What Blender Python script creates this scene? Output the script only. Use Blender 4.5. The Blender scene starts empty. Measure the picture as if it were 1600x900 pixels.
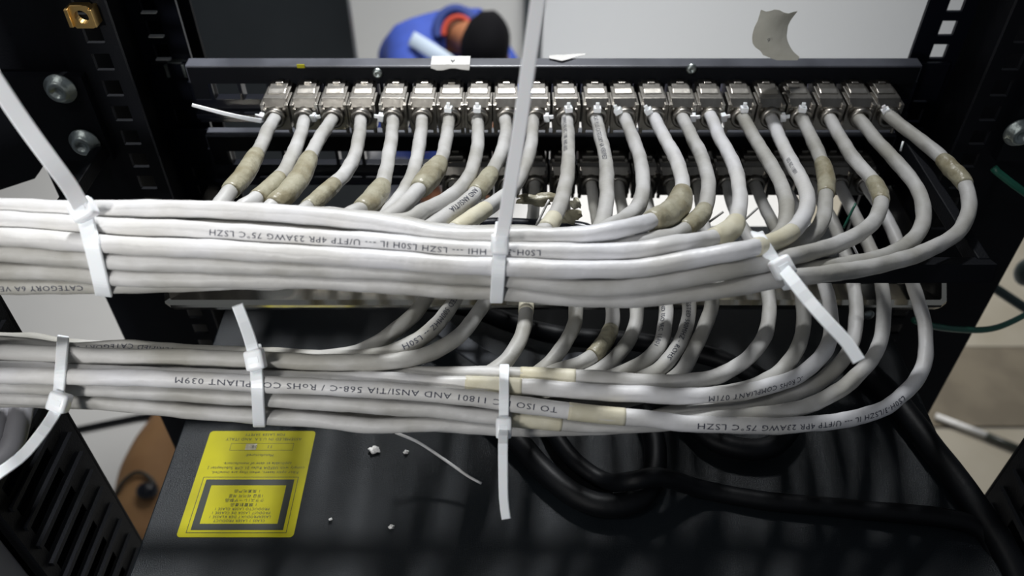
import bpy, bmesh, math, random
import numpy as np
from mathutils import Vector, Matrix
random.seed(7); rng = np.random.RandomState(7)
S = bpy.context.scene
COL = S.collection
# ------------------------------------------------------------------ camera
H = 1.75                                   # camera height above the floor
TH = math.radians(43.0); F = 1300.0
CT, ST = math.cos(TH), math.sin(TH)
RT = np.array([1., 0, 0]); FW = np.array([0, CT, -ST]); UP = np.array([0, ST, CT]); C0 = np.array([0, 0, H])
cam_d = bpy.data.cameras.new('camera'); cam_d.sensor_width = 36; cam_d.lens = 36 * F / 1600; cam_d.clip_start = .02
cam = bpy.data.objects.new('camera', cam_d); COL.objects.link(cam)
cam.location = (0, 0, H); cam.rotation_euler = (math.pi / 2 - TH, 0, 0); S.camera = cam
cam_d.dof.use_dof = True; cam_d.dof.focus_distance = .40; cam_d.dof.aperture_fstop = 9.0
# ------------------------------------------------------------------ world and lamps
w = bpy.data.worlds.new('room_light'); S.world = w; w.use_nodes = True
w.node_tree.nodes['Background'].inputs[0].default_value = (.80, .88, 1, 1)
w.node_tree.nodes['Background'].inputs[1].default_value = .085
def area(name, loc, target, size, sy, power, col, spread=180):
    l = bpy.data.lights.new(name, 'AREA'); l.shape = 'RECTANGLE'; l.size = size; l.size_y = sy; l.energy = power; l.color = col; l.spread = math.radians(spread)
    o = bpy.data.objects.new(name, l); COL.objects.link(o); o.location = loc
    o.rotation_euler = (Vector(target) - Vector(loc)).to_track_quat('-Z', 'Y').to_euler(); return o
area('ceiling_lamp_beyond_rack', (-.02, 1.05, H + .80), (-.20, .26, H - .30), .13, .13, 1.65, (.97, .985, 1), 52)
area('ceiling_lamp_above_aisle', (-.42, -.10, H + .55), (-.14, .33, H - .25), .16, .16, .30, (1, .985, .96), 75)
area('fill_light_beside_camera', (-.30, -.36, H + .06), (-.17, .36, H - .20), .07, .07, .31, (1, .99, .98), 62)  # added low frontal fill, an unseen source
area('ceiling_lamp_room', (.2, 2.35, H + 1.0), (.2, 2.45, 0), 1.6, 1.0, 34, (1, .99, .97), 105)
S.view_settings.view_transform = 'Standard'; S.view_settings.look = 'None'; S.view_settings.gamma = 1
S.view_settings.use_curve_mapping = False; S.view_settings.exposure = 0.36
# ------------------------------------------------------------------ pixel helpers: a ray cut by a depth or a plane
def ray(px, py): return FW + RT * ((px - 800) / F) + UP * ((450 - py) / F)
def PD(px, py, d): return C0 + ray(px, py) * d
def PY(px, py, Y): r = ray(px, py); return C0 + r * (Y / r[1])
def PZ(px, py, Z): r = ray(px, py); return C0 + r * (Z / r[2])
# ------------------------------------------------------------------ materials
def newmat(name, col, rough=.5, metal=0, var=None, vscale=20, bump=0, bscale=200, spec=.5, trans=0, alpha=None, sss=0):
    m = bpy.data.materials.new(name); m.use_nodes = True; nt = m.node_tree; b = nt.nodes['Principled BSDF']
    b.inputs['Base Color'].default_value = (*col, 1); b.inputs['Roughness'].default_value = rough
    b.inputs['Metallic'].default_value = metal; b.inputs['Specular IOR Level'].default_value = spec
    if trans: b.inputs['Transmission Weight'].default_value = trans
    if sss: b.inputs['Subsurface Weight'].default_value = sss; b.inputs['Subsurface Scale'].default_value = .004
    tc = nt.nodes.new('ShaderNodeTexCoord')
    if var:
        n = nt.nodes.new('ShaderNodeTexNoise'); n.inputs['Scale'].default_value = vscale; n.inputs['Detail'].default_value = 5
        nt.links.new(tc.outputs['Object'], n.inputs['Vector'])
        r = nt.nodes.new('ShaderNodeValToRGB'); r.color_ramp.elements[0].position = .38; r.color_ramp.elements[1].position = .62
        r.color_ramp.elements[0].color = (*var, 1); r.color_ramp.elements[1].color = (*col, 1)
        nt.links.new(n.outputs['Fac'], r.inputs[0]); nt.links.new(r.outputs[0], b.inputs['Base Color'])
    if bump:
        n2 = nt.nodes.new('ShaderNodeTexNoise'); n2.inputs['Scale'].default_value = bscale; n2.inputs['Detail'].default_value = 3
        nt.links.new(tc.outputs['Object'], n2.inputs['Vector'])
        bp = nt.nodes.new('ShaderNodeBump'); bp.inputs['Strength'].default_value = bump; bp.inputs['Distance'].default_value = .001
        nt.links.new(n2.outputs['Fac'], bp.inputs['Height']); nt.links.new(bp.outputs[0], b.inputs['Normal'])
    return m
M = {}
M['sheath'] = newmat('cable_sheath', (.68, .68, .70), .42, var=(.56, .55, .53), vscale=26, bump=.55, bscale=120, spec=.45)
M['sheath_dirty_dim'] = newmat('cable_sheath_dirty_dim', (.47, .465, .45), .5, var=(.33, .32, .285), vscale=30, bump=.55, bscale=120, spec=.35)  # dirt, plus the weaker light on rear and right-hand cables painted in
M['sheath_mid_dim'] = newmat('cable_sheath_used_dim', (.52, .515, .505), .48, var=(.36, .35, .32), vscale=30, bump=.55, bscale=120, spec=.4)  # lighter dirt, with some loss of light also put into the colour
M['tape'] = newmat('aged_tape', (.36, .34, .25), .4, var=(.25, .22, .14), vscale=70, bump=.9, bscale=220, spec=.5)
M['tape_pale'] = newmat('masking_tape', (.60, .57, .45), .5, var=(.56, .52, .38), vscale=60, bump=.5, bscale=160, spec=.4)
M['ink'] = newmat('printed_ink', (.03, .035, .06), .6)
M['nylon'] = newmat('white_nylon', (.93, .95, .97), .32, sss=.06, spec=.5)
M['nickel'] = newmat('nickel_plate', (.40, .38, .345), .33, 1, var=(.31, .29, .26), vscale=90, bump=.15, bscale=300)
M['tray'] = newmat('polished_tray_metal', (.72, .68, .58), .13, 1, bump=.05, bscale=60)
M['steel'] = newmat('zinc_steel', (.36, .40, .39), .42, 1, bump=.3, bscale=400)
M['brass'] = newmat('yellow_zinc', (.78, .52, .20), .35, 1)
M['black'] = newmat('black_powder_coat', (.0032, .0038, .006), .6, var=(.0022, .0028, .004), vscale=12, bump=.2, bscale=900, spec=.14)
M['gloss'] = newmat('black_glossy_edge', (.005, .006, .011), .30, bump=.05, bscale=100, spec=.4)
M['beamtop'] = newmat('mottled_grey_paint', (.10, .105, .125), .34, var=(.045, .048, .06), vscale=25, spec=.6)  # mottled grey, lighter than the black front of the beam
M['device'] = newmat('textured_black_sheet', (.0055, .0080, .0105), .31, var=(.0045, .0068, .009), vscale=9, bump=.4, bscale=2600, spec=.30)
M['rubber'] = newmat('black_rubber', (.0028, .0034, .0045), .5, bump=.2, bscale=200, spec=.18)
M['greystrap'] = newmat('dark_grey_strap', (.05, .055, .065), .7, var=(.035, .04, .05), vscale=400)
M['cab'] = newmat('dark_grey_door', (.075, .085, .092), .32, var=(.055, .064, .070), vscale=3, spec=.4)
M['wall'] = newmat('painted_wall', (.56, .565, .555), .8, var=(.53, .535, .525), vscale=1.5)
M['door'] = newmat('white_door', (.66, .68, .70), .5)
M['floor'] = newmat('pale_floor', (.60, .595, .58), .55, var=(.56, .555, .54), vscale=2)
M['mat'] = newmat('brown_mat', (.17, .145, .105), .9, var=(.13, .11, .08), vscale=9, bump=.5, bscale=150)
M['beigeshade'] = newmat('beige_floor_shade', (.34, .31, .25), .8, var=(.30, .27, .21), vscale=5)
M['frame'] = newmat('dark_frame_paint', (.022, .03, .035), .5)
M['green'] = newmat('green_wire', (.010, .10, .065), .4)
M['greengrey'] = newmat('grey_green_cord', (.03, .05, .045), .5)
M['grey'] = newmat('grey_plastic', (.26, .255, .28), .5, var=(.2, .2, .21), vscale=20)
M['yellow'] = newmat('yellow_label', (.40, .37, .008), .5, var=(.31, .285, .01), vscale=25, spec=.2)
M['labelframe'] = newmat('label_black', (.022, .026, .02), .4)
M['paper'] = newmat('torn_paper', (.80, .79, .77), .7, var=(.72, .71, .68), vscale=60, bump=.5, bscale=150)
M['papergrey'] = newmat('aged_paper', (.66, .65, .58), .7, var=(.54, .53, .46), vscale=40, bump=.4, bscale=120)
M['blue'] = newmat('blue_work_cloth', (.022, .055, .30), .8, var=(.018, .045, .25), vscale=20)
M['darkblue'] = newmat('collar_cloth', (.012, .030, .15), .8)
M['stripe'] = newmat('pale_stripe', (.42, .50, .60), .6)
M['red'] = newmat('red_trim', (.35, .035, .015), .8)
M['skin'] = newmat('skin', (.30, .125, .055), .55, var=(.26, .10, .045), vscale=12)
M['hair'] = newmat('black_hair', (.003, .003, .004), .9, spec=.1)
M['tan'] = newmat('tan_surface', (.34, .185, .075), .75, var=(.29, .15, .06), vscale=10)
# ------------------------------------------------------------------ object helpers
def link(o, parent=None):
    COL.objects.link(o)
    if parent is not None: o.parent = parent
    return o
def mesh(name, verts, faces, mat, parent=None, smooth=True):
    me = bpy.data.meshes.new(name); me.from_pydata([tuple(map(float, v)) for v in verts], [], faces); me.update()
    if mat: me.materials.append(M[mat])
    if smooth: me.polygons.foreach_set('use_smooth', [True] * len(me.polygons))
    return link(bpy.data.objects.new(name, me), parent)
def tag(o, label, cat, group=None, kind=None):
    o['label'] = label; o['category'] = cat
    if group: o['group'] = group
    if kind: o['kind'] = kind
    return o
def empty(name, loc, label=None, cat=None, group=None):
    o = bpy.data.objects.new(name, None); COL.objects.link(o); o.location = tuple(loc); o.empty_display_size = .01
    if label: tag(o, label, cat, group)
    return o
class MB:
    def __init__(s): s.v = []; s.f = []
    def add(s, v, f):
        n = len(s.v); s.v += [tuple(map(float, p)) for p in v]; s.f += [tuple(i + n for i in q) for q in f]; return s
    def box(s, x0, x1, y0, y1, z0, z1):
        v = [(x, y, z) for z in (z0, z1) for y in (y0, y1) for x in (x0, x1)]
        return s.add(v, [(0, 2, 3, 1), (4, 5, 7, 6), (0, 1, 5, 4), (2, 6, 7, 3), (0, 4, 6, 2), (1, 3, 7, 5)])
    def prism(s, prof, x0, x1):            # profile in (y, z), extruded along x
        n = len(prof); v = [(x0, y, z) for y, z in prof] + [(x1, y, z) for y, z in prof]
        f = [tuple(range(n)), tuple(range(2 * n - 1, n - 1, -1))] + [(i, i + n, (i + 1) % n + n, (i + 1) % n) for i in range(n)]
        return s.add(v, f)
    def tube(s, pts, r, seg=12, cap=True):
        v, f = tube_geo(pts, r, seg, cap); return s.add(v, f)
    def build(s, name, mat, parent=None, bevel=0, smooth=False):
        o = mesh(name, s.v, s.f, mat, parent, smooth)
        bm = bmesh.new(); bm.from_mesh(o.data); bmesh.ops.recalc_face_normals(bm, faces=bm.faces)
        if bevel: bmesh.ops.bevel(bm, geom=list(bm.edges), offset=bevel, segments=2, affect='EDGES', profile=.6)
        bm.to_mesh(o.data); bm.free(); return o
def norm(a): return a / (np.linalg.norm(a, axis=-1, keepdims=True) + 1e-12)
WREF = np.array([0, -.74, .67])
def frames(P, ref=WREF):
    T = norm(np.gradient(P, axis=0)); n = ref - (T @ ref)[:, None] * T; n = norm(n); return T, n, np.cross(T, n)
def tube_geo(P, r, seg=12, cap=True, ref=WREF):
    P = np.asarray(P, float); T, n, b = frames(P, ref); N = len(P)
    a = np.linspace(0, 2 * math.pi, seg, endpoint=False)
    R = np.broadcast_to(np.asarray(r(np.arange(N), a) if callable(r) else np.full((N, seg), r)), (N, seg))
    V = P[:, None] + R[..., None] * (np.cos(a)[None, :, None] * n[:, None] + np.sin(a)[None, :, None] * b[:, None])
    V = V.reshape(-1, 3); i = np.arange(N - 1)[:, None] * seg; j = np.arange(seg)[None]; k = (j + 1) % seg
    Fq = np.stack([i + j, i + k, i + seg + k, i + seg + j], -1).reshape(-1, 4).tolist()
    f = [tuple(q) for q in Fq]
    if cap: f += [tuple(range(seg - 1, -1, -1)), tuple(range((N - 1) * seg, N * seg))]
    return V, f
def catmull(P, sub=10):
    P = np.asarray(P, float); Q = np.vstack([2 * P[0] - P[1], P, 2 * P[-1] - P[-2]]); out = []
    for i in range(1, len(Q) - 2):
        p0, p1, p2, p3 = Q[i - 1:i + 3]
        for t in np.linspace(0, 1, sub, endpoint=False):
            out.append(.5 * ((2 * p1) + (-p0 + p2) * t + (2 * p0 - 5 * p1 + 4 * p2 - p3) * t * t + (-p0 + 3 * p1 - 3 * p2 + p3) * t ** 3))
    out.append(P[-1]); return np.array(out)
def arclen(P): return np.concatenate([[0], np.cumsum(np.linalg.norm(np.diff(P, axis=0), axis=1))])
def resample(P, step):
    s = arclen(P); n = max(3, int(round(s[-1] / step)) + 1); q = np.linspace(0, s[-1], n)
    return np.stack([np.interp(q, s, P[:, k]) for k in range(P.shape[1])], 1)
def blob(name, c, rad, mat, parent=None, seg=24, fn=None):
    v = []; f = []; rings = seg // 2
    for i in range(rings + 1):
        th = math.pi * i / rings
        for j in range(seg):
            ph = 2 * math.pi * j / seg; d = Vector((math.sin(th) * math.cos(ph), math.sin(th) * math.sin(ph), math.cos(th)))
            k = fn(d) if fn else 1; v.append((c[0] + rad[0] * d.x * k, c[1] + rad[1] * d.y * k, c[2] + rad[2] * d.z * k))
    for i in range(rings):
        for j in range(seg): f.append((i * seg + j, (i + 1) * seg + j, (i + 1) * seg + (j + 1) % seg, i * seg + (j + 1) % seg))
    return mesh(name, v, f, mat, parent)
def text_flat(body, size, cut=0):
    cu = bpy.data.curves.new('t', 'FONT'); cu.body = body; cu.size = size; cu.resolution_u = 2; cu.space_character = 1.12
    o = bpy.data.objects.new('t', cu); COL.objects.link(o); dg = bpy.context.evaluated_depsgraph_get(); dg.update()
    me = bpy.data.meshes.new_from_object(o.evaluated_get(dg))
    bm = bmesh.new(); bm.from_mesh(me); bmesh.ops.triangulate(bm, faces=bm.faces)
    if cut:
        for k in range(-6, 24):
            bmesh.ops.bisect_plane(bm, geom=bm.verts[:] + bm.edges[:] + bm.faces[:], plane_co=(0, k * size * cut, 0), plane_no=(0, 1, 0))
        bmesh.ops.triangulate(bm, faces=bm.faces); bm.verts.index_update()
    V = np.array([v.co[:] for v in bm.verts]) if bm.verts else np.zeros((0, 3)); Fc = [tuple(v.index for v in f.verts) for f in bm.faces]
    bm.free(); bpy.data.objects.remove(o); bpy.data.curves.remove(cu); bpy.data.meshes.remove(me); return V, Fc
def ribbon(P, n, wdt, th, w_end=None):
    """flat strap along P whose face looks along n (per point)"""
    P = np.asarray(P, float); T = norm(np.gradient(P, axis=0)); n = np.broadcast_to(n, P.shape); n = norm(n - (n * T).sum(1, keepdims=True) * T)
    b = np.cross(T, n); N = len(P); W = np.linspace(wdt, w_end if w_end else wdt, N)[:, None] / 2
    c = .3 * th
    V = np.stack([P + b * W + n * (th / 2 - c), P + b * (W - c) + n * th / 2, P - b * (W - c) + n * th / 2, P - b * W + n * (th / 2 - c),
                  P - b * W - n * th / 2, P + b * W - n * th / 2], 1).reshape(-1, 3)
    f = []
    for i in range(N - 1):
        for j in range(6): k = (j + 1) % 6; f.append((i * 6 + j, i * 6 + k, (i + 1) * 6 + k, (i + 1) * 6 + j))
    f += [tuple(range(5, -1, -1)), tuple(range((N - 1) * 6, N * 6))]; return V, f
# ================================================================== SETTING
def struct(name, mb, mat, bevel=0):
    o = mb.build(name, mat, None, bevel); o['kind'] = 'structure'; return o
struct('floor', MB().box(-4, 4, -1.5, 4.2, -.1, 0), 'floor')
struct('wall_back', MB().box(-4, 4, 3.25, 3.35, 0, 2.8), 'wall')
x0 = PY(818, 44, 3.23)[0]; x1 = PY(846, 44, 3.23)[0]
struct('trim_1', MB().box(x0, x1, 3.21, 3.25, 0, 2.4), 'frame', .004)
d1 = MB().box(x1 + .002, x1 + 1.9, 3.215, 3.25, 0.005, 2.4); struct('door_1', d1, 'door', .003)
# dark cabinet standing beyond the rack
cb = empty('standing_panel', (-.465, 1.51, 0), 'tall dark grey scuffed panel standing beyond the rack, upper left', 'panel')
def loc_obj(mb, name, mat, par, bevel=0, smooth=False):
    mb.v = [(v[0] - par.location[0], v[1] - par.location[1], v[2] - par.location[2]) for v in mb.v]
    return mb.build(name, mat, par, bevel, smooth)
loc_obj(MB().box(-.622, -.307, 1.5, 1.53, .03, 2.1), 'door_leaf', 'cab', cb, .004)
loc_obj(MB().box(-.62, -.31, 1.40, 1.62, 0, .03), 'foot_plate', 'frame', cb)
# brown mat and rod; beige overlays added to darken the shaded floor at right
mt = MB().box(1.0, 2.9, 1.34, 1.62, .0, .008).build('floor_mat', 'mat', None, .002)
tag(mt, 'brown mat lying on the floor, seen right of the rack', 'mat')
b2 = MB().box(1.0, 2.9, 1.625, 2.6, 0, .006).build('floor_overlay', 'beigeshade', None, .001)
tag(b2, 'added beige overlay on shaded floor, farther away than the brown mat at right', 'overlay')
bb = MB().box(1.0, 2.9, .5, 1.335, 0, .004).build('floor_overlay', 'beigeshade', None, .001)
tag(bb, 'added beige overlay on shaded floor, nearer than the brown mat at right', 'overlay')
rd = empty('rod', PZ(1530, 672, -H + .014), 'thin rod lying on the floor at right, half pale, half dark brown', 'rod')
loc_obj(MB().tube([PZ(1462, 650, -H + .02), PZ(1541, 680, -H + .02)], .008, 12), 'pale_tube', 'paper', rd, smooth=True)
loc_obj(MB().tube([PZ(1541, 680, -H + .02), PZ(1605, 706, -H + .02)], .009, 12), 'dark_tube', 'labelframe', rd, smooth=True)
# rounded tan form of unclear kind with a dark loop, lower left
def Z_(y): return H + y
bg = empty('form', PZ(240, 740, -H), 'rounded tan form with a dark loop, seen through the rack at lower left', 'form')
def pf(px, py, h): return PZ(px, py, -H + h)
pts = [pf(292, 640, .085), pf(278, 668, .090), pf(262, 705, .093), pf(247, 745, .093), pf(236, 790, .088), pf(228, 830, .08), pf(222, 880, .07)]
pp = resample(catmull(pts, 8), .012)
rr = np.interp(np.linspace(0, 1, len(pp)), [0, .05, .12, .3, .5, .75, .9, 1], [.012, .045, .065, .080, .086, .080, .06, .012])
V, Fc = tube_geo(pp, lambda i, a: rr[:, None] * (1 + .03 * np.sin(3 * a)[None] * np.sin(i * .5)[:, None]), 24)
m_ = MB().add(V, Fc); loc_obj(m_, 'form_body', 'tan', bg, smooth=True)
arc = [pf(180, 775, .15), pf(190, 756, .168), pf(205, 742, .18), pf(218, 738, .185), pf(232, 745, .182), pf(242, 757, .175), pf(246, 770, .165)]
loc_obj(MB().tube(resample(catmull(arc, 8), .006), .0045, 8), 'cord', 'labelframe', bg, smooth=True)
tg = blob('dark_knob', pf(230, 767, .180), (.024, .020, .019), 'gloss'); tg.data.transform(Matrix.Translation(-bg.location)); tg.parent = bg
# cord lying across the floor seen at lower left
tag(MB().tube(resample(catmull([PZ(x_, y_, -H + .009) for x_, y_ in ((60, 682), (95, 676), (135, 668), (190, 657), (235, 650), (300, 652), (340, 660))], 8), .01), .0080, 10).build('floor_cable', 'rubber', None, smooth=True),
    'thin black cable crossing the pale gap at lower left behind the rack', 'cable')
# ================================================================== RACK
CX = .0245
def mir(a, b): return (2 * CX - b, 2 * CX - a)
def hole_strip(mb, xa, xb, ha, hb, y0, y1, z0, z1, start, pitch, hh):
    """flange with square holes"""
    mb.box(xa, ha, y0, y1, z0, z1); mb.box(hb, xb, y0, y1, z0, z1)
    zs = []; z = start
    while z < z1: zs.append(z); z += pitch
    z = start - pitch
    while z > z0: zs.insert(0, z); z -= pitch
    prev = z0
    for z in zs:
        if z - hh / 2 > prev: mb.box(ha, hb, y0, y1, prev, z - hh / 2)
        prev = z + hh / 2
    if prev < z1: mb.box(ha, hb, y0, y1, prev, z1)
    return zs
def rack_side(side):
    L = side == 'left'
    o = empty('rack_upright', (-.255 if L else .308, .455, .0),
              'black perforated rack upright with two round bolts at the %s end of the panels' % side, 'rack upright')
    def X(a, b): return (a, b) if L else mir(a, b)
    zb, zt = .02, 2.15
    q = MB(); a, b = X(-.2790 if L else -.2800, -.236); q.box(a, b, .412, .498, zb, zt); loc_obj(q, 'column', 'black', o, .002)
    q = MB(); a, b = X(-.2358, -.205); ha, hb = X(-.2270, -.2175)
    hole_strip(q, a, b, ha, hb, .489, .4915, H - .75, zt, H - .2350, .0156, .0098); loc_obj(q, 'panel_rail', 'gloss', o)
    q = MB(); a, b = X(-.262, -.2055); q.box(a, b, .512, .515, zb, zt if L else H - .2720); loc_obj(q, 'rail_backing', 'black', o)
    if L:
        for k in range(4): q = MB(); zc = H - .2350 + .0156 * (k - 1) - .0049; q.box(-.2268, -.2176, .4862, .4895, zc, zc + .0007); loc_obj(q, 'hole_lip_glint', 'paper', o)  # added pale strips: bare hole edges with caught light in their colour
    q = MB(); a, b = X(-.2358, -.205); ha, hb = X(-.2215, -.2118)
    hole_strip(q, a, b, ha, hb, .404, .4065, H - .75, zt, H - .1975, .0156, .0096); loc_obj(q, 'rear_rail', 'black', o)
    a, b = X(-.33, -.228)
    q = MB(); zp, zq = H - .272, H - .2185
    v = [(-.33, zp + .0), (-.262, zp), (-.228, zp), (-.228, zq), (-.33, zq)]
    if L: v = [(-.33, zp - .03), (-.278, zp - .012), (-.266, zp + .001), (-.228, zp), (-.228, zq), (-.33, zq)]
    vv = [(x if L else 2 * CX - x, yy, z) for yy in (.398, .4038) for x, z in v]; n = len(v)
    q.add(vv, [tuple(range(n)), tuple(range(2 * n - 1, n - 1, -1))] + [(i, i + n, (i + 1) % n + n, (i + 1) % n) for i in range(n)])
    loc_obj(q, 'brace_plate', 'black', o)
    for (bx, by) in (((95, 138), (133, 222)) if L else ((1642, 127), (1592, 206))):
        c = PY(bx, by, .397); q = MB()
        ring = np.linspace(0, 2 * math.pi, 28, endpoint=False); prof = [(.0084, 0), (.0084, -.0012), (.0068, -.0018), (.0060, -.0046), (.0044, -.0056), (.0030, -.0050), (.0022, -.0034), (0.0001, -.0034)]
        vs = [(c[0] + r_ * math.cos(t), c[1] + y_, c[2] + r_ * math.sin(t)) for r_, y_ in prof for t in ring]; m_ = 28
        fs = [(i * m_ + j, i * m_ + (j + 1) % m_, (i + 1) * m_ + (j + 1) % m_, (i + 1) * m_ + j) for i in range(len(prof) - 1) for j in range(m_)]
        q.add(vs, fs); loc_obj(q, 'bolt', 'steel', o, smooth=True)
    return o
RL = rack_side('left'); RR = rack_side('right')
def rear_post(side):
    L = side == 'left'
    o = empty('slotted_post', (-.24 if L else .288, .25, 0), 'black slotted post in the near %s corner of the rack' % side, 'post')
    xa, xb = (-.246, -.240) if L else (.2865, .2925)
    q = MB(); zb, zt = .02, 2.0
    q.box(xa, xb, .213, .222, zb, zt); q.box(xa, xb, .258, .282, zb, zt); z = H - .80; q.box(xa, xb, .222, .258, zb, z)
    while z < zt: q.box(xa, xb, .222, .258, z, min(z + .0095, zt)); z += .0172
    loc_obj(q, 'slotted_web', 'black', o)
    q = MB(); z = H - .80
    while z < H + .1: q.box(xb - .0005 if L else xa - .0022, xb + .0022 if L else xa + .0005, .218, .276, z + .003, z + .0062); z += .0172
    s_ = loc_obj(q, 'ribs', 'black', o)
    q = MB(); q.box(xa - .016 if L else xb + .012, xa - .012 if L else xb + .016, .213, .2815, zb, zt); loc_obj(q, 'outer_web', 'black', o)
    q = MB(); q.box(xa - (.03 if L else 0), xb + (0 if L else .03), .2815, .2835, zb, zt); loc_obj(q, 'far_flange', 'black', o)
    return o
rear_post('left'); rear_post('right')
# lacing bar that carries the upper bundle
bar = MB().prism([(.291, H - .2685), (.300, H - .2705), (.303, H - .262), (.294, H - .2590)], -.239, .2290)
for xa_ in (-.236, .2225): bar.box(xa_, xa_ + .006, .300, .4045, H - .2695, H - .2605)
bar = bar.build('lacing_bar', 'black', None, .0008)
tag(bar, 'black horizontal lacing bar behind the upper cable bundle', 'bar')
# cage nuts
def cage_nut(c, s, mat, label, rz=0):
    o = empty('cage_nut', c, label, 'nut')
    q = MB(); h = s / 2; n = 20; v = []; f = []
    for (yy, hr) in ((-.0022, .3), (.0022, .3)):
        for k in range(n): t = 2 * math.pi * k / n; v.append((hr * s * math.cos(t), yy, hr * s * math.sin(t)))
        for k in range(n):
            t = 2 * math.pi * k / n; cc, ss = math.cos(t), math.sin(t); m_ = max(abs(cc), abs(ss)); v.append((h * cc / m_, yy, h * ss / m_))
    for k in range(n):
        l = (k + 1) % n; f += [(k, l, n + l, n + k), (2 * n + k, 3 * n + k, 3 * n + l, 2 * n + l), (n + k, n + l, 3 * n + l, 3 * n + k), (k, 2 * n + k, 2 * n + l, l)]
    q.add(v, f); q.build('nut_body', mat, o, 0)
    q = MB().box(-h - .001, -h + .001, -.004, .004, -h * .8, h * .8); q.box(h - .001, h + .001, -.004, .004, -h * .8, h * .8); q.build('clip', mat, o, .0003)
    return o
c = PY(130, 24, .400); cage_nut(c, .0118, 'brass', 'yellow zinc cage nut clipped in the left upright, top left')
c = PY(277, 107, .486); cage_nut(c, .0110, 'steel', 'dull cage nut beside the left end of the upper patch panel')
# ================================================================== PATCH PANELS
JX1 = [430, 476, 521, 565, 614, 660, 704, 747, 792, 838, 885, 932, 976, 1022, 1066, 1110, 1158, 1204, 1250, 1297, 1344, 1388]
JX = [float(PY(p, 183, .430)[0]) for p in JX1]
slotx = [JX[0] - .0355, JX[0] - .0178] + JX
DZ2 = -.0488
def panel(dz, label, nfree, first):
    o = empty('patch_panel', (CX, .462, H - .28 + dz), label, 'patch panel', None)
    z = lambda a: H + a + dz
    XL, XR = -.1965, .2465
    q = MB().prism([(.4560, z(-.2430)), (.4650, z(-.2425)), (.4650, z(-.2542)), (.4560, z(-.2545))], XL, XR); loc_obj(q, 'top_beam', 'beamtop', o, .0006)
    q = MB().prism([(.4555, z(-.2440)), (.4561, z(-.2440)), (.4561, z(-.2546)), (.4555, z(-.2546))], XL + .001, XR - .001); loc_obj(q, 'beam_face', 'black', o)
    q = MB().prism([(.4650, z(-.2670)), (.4650, z(-.2820)), (.4560, z(-.2820)), (.4560, z(-.2790)), (.4520, z(-.2770)), (.4520, z(-.2740)), (.4585, z(-.2735)), (.4585, z(-.2670))], XL, XR)
    loc_obj(q, 'bottom_beam', 'gloss', o, .0004)
    for i in range(len(slotx) + 1):
        xm = (slotx[i - 1] + slotx[i]) / 2 if 0 < i < len(slotx) else (slotx[0] - .0092 if i == 0 else slotx[-1] + .0095)
        q = MB().box(xm - .0011, xm + .0011, .457, .4648, z(-.2672), z(-.2540)); loc_obj(q, 'divider', 'gloss', o, .0003)
    for xa, xb in ((XL, slotx[0] - .0080), (slotx[-1] + .0082, XR)): q = MB().box(xa, xb, .459, .4640, z(-.2671), z(-.2541)); loc_obj(q, 'blank', 'black', o)
    for xa, xb in ((-.2300, XL), (XR, .2790)):
        q = MB().box(xa, xb, .4835, .4865, z(-.2825), z(-.2560)); q.box(*( (xb - .003, xb) if xa < 0 else (xa, xa + .003)), .4600, .4866, z(-.2825), z(-.2560)); loc_obj(q, 'mounting_ear', 'gloss', o, .0006)
    return o
PAN1 = panel(0, 'upper black patch panel with twenty-two nickel jacks and torn tape on top', 2, 0)
PAN2 = panel(DZ2, 'lower black patch panel in shade below the upper one, left openings empty', 8, 8)
for (sx, sy) in ((590, 114), (1080, 107)):
    c = PY(sx, sy, .4552); q = MB(); n = 16; prof = [(.0032, 0), (.0031, -.0010), (.0024, -.0019), (.0012, -.0022), (.0010, -.0012), (.0001, -.0012)]
    vs = [(c[0] + r_ * math.cos(2 * math.pi * j / n), c[1] + y_, c[2] + r_ * math.sin(2 * math.pi * j / n)) for r_, y_ in prof for j in range(n)]
    q.add(vs, [(i * n + j, i * n + (j + 1) % n, (i + 1) * n + (j + 1) % n, (i + 1) * n + j) for i in range(len(prof) - 1) for j in range(n)])
    loc_obj(q, 'screw', 'steel', PAN1, smooth=True)
loc_obj(MB().box(*sorted((PY(464, 104, .4549)[0], PY(476, 104, .4549)[0])), .4548, .4556, PY(470, 105, .4549)[2] - .0005, PY(470, 103, .4549)[2] + .0008), 'yellow_mark', 'yellow', PAN1)
# cable tray of the lower panel
TB = empty('cable_tray', (CX, .34, H - .32), 'polished metal cable tray bar running under the upper bundle', 'cable tray')
zt = H - .3195; yb = .331
xl, xr = float(PD(250, 484, .461)[0]), float(PD(1487, 480, .461)[0])
prof = [(yb + .016, zt - .001), (yb + .002, zt), (yb - .001, zt - .0012), (yb - .0012, zt - .0028), (yb + .0030, zt - .0085), (yb + .0045, zt - .0085), (yb + .0012, zt - .0030), (yb + .003, zt - .0015), (yb + .016, zt - .0025)]
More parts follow.
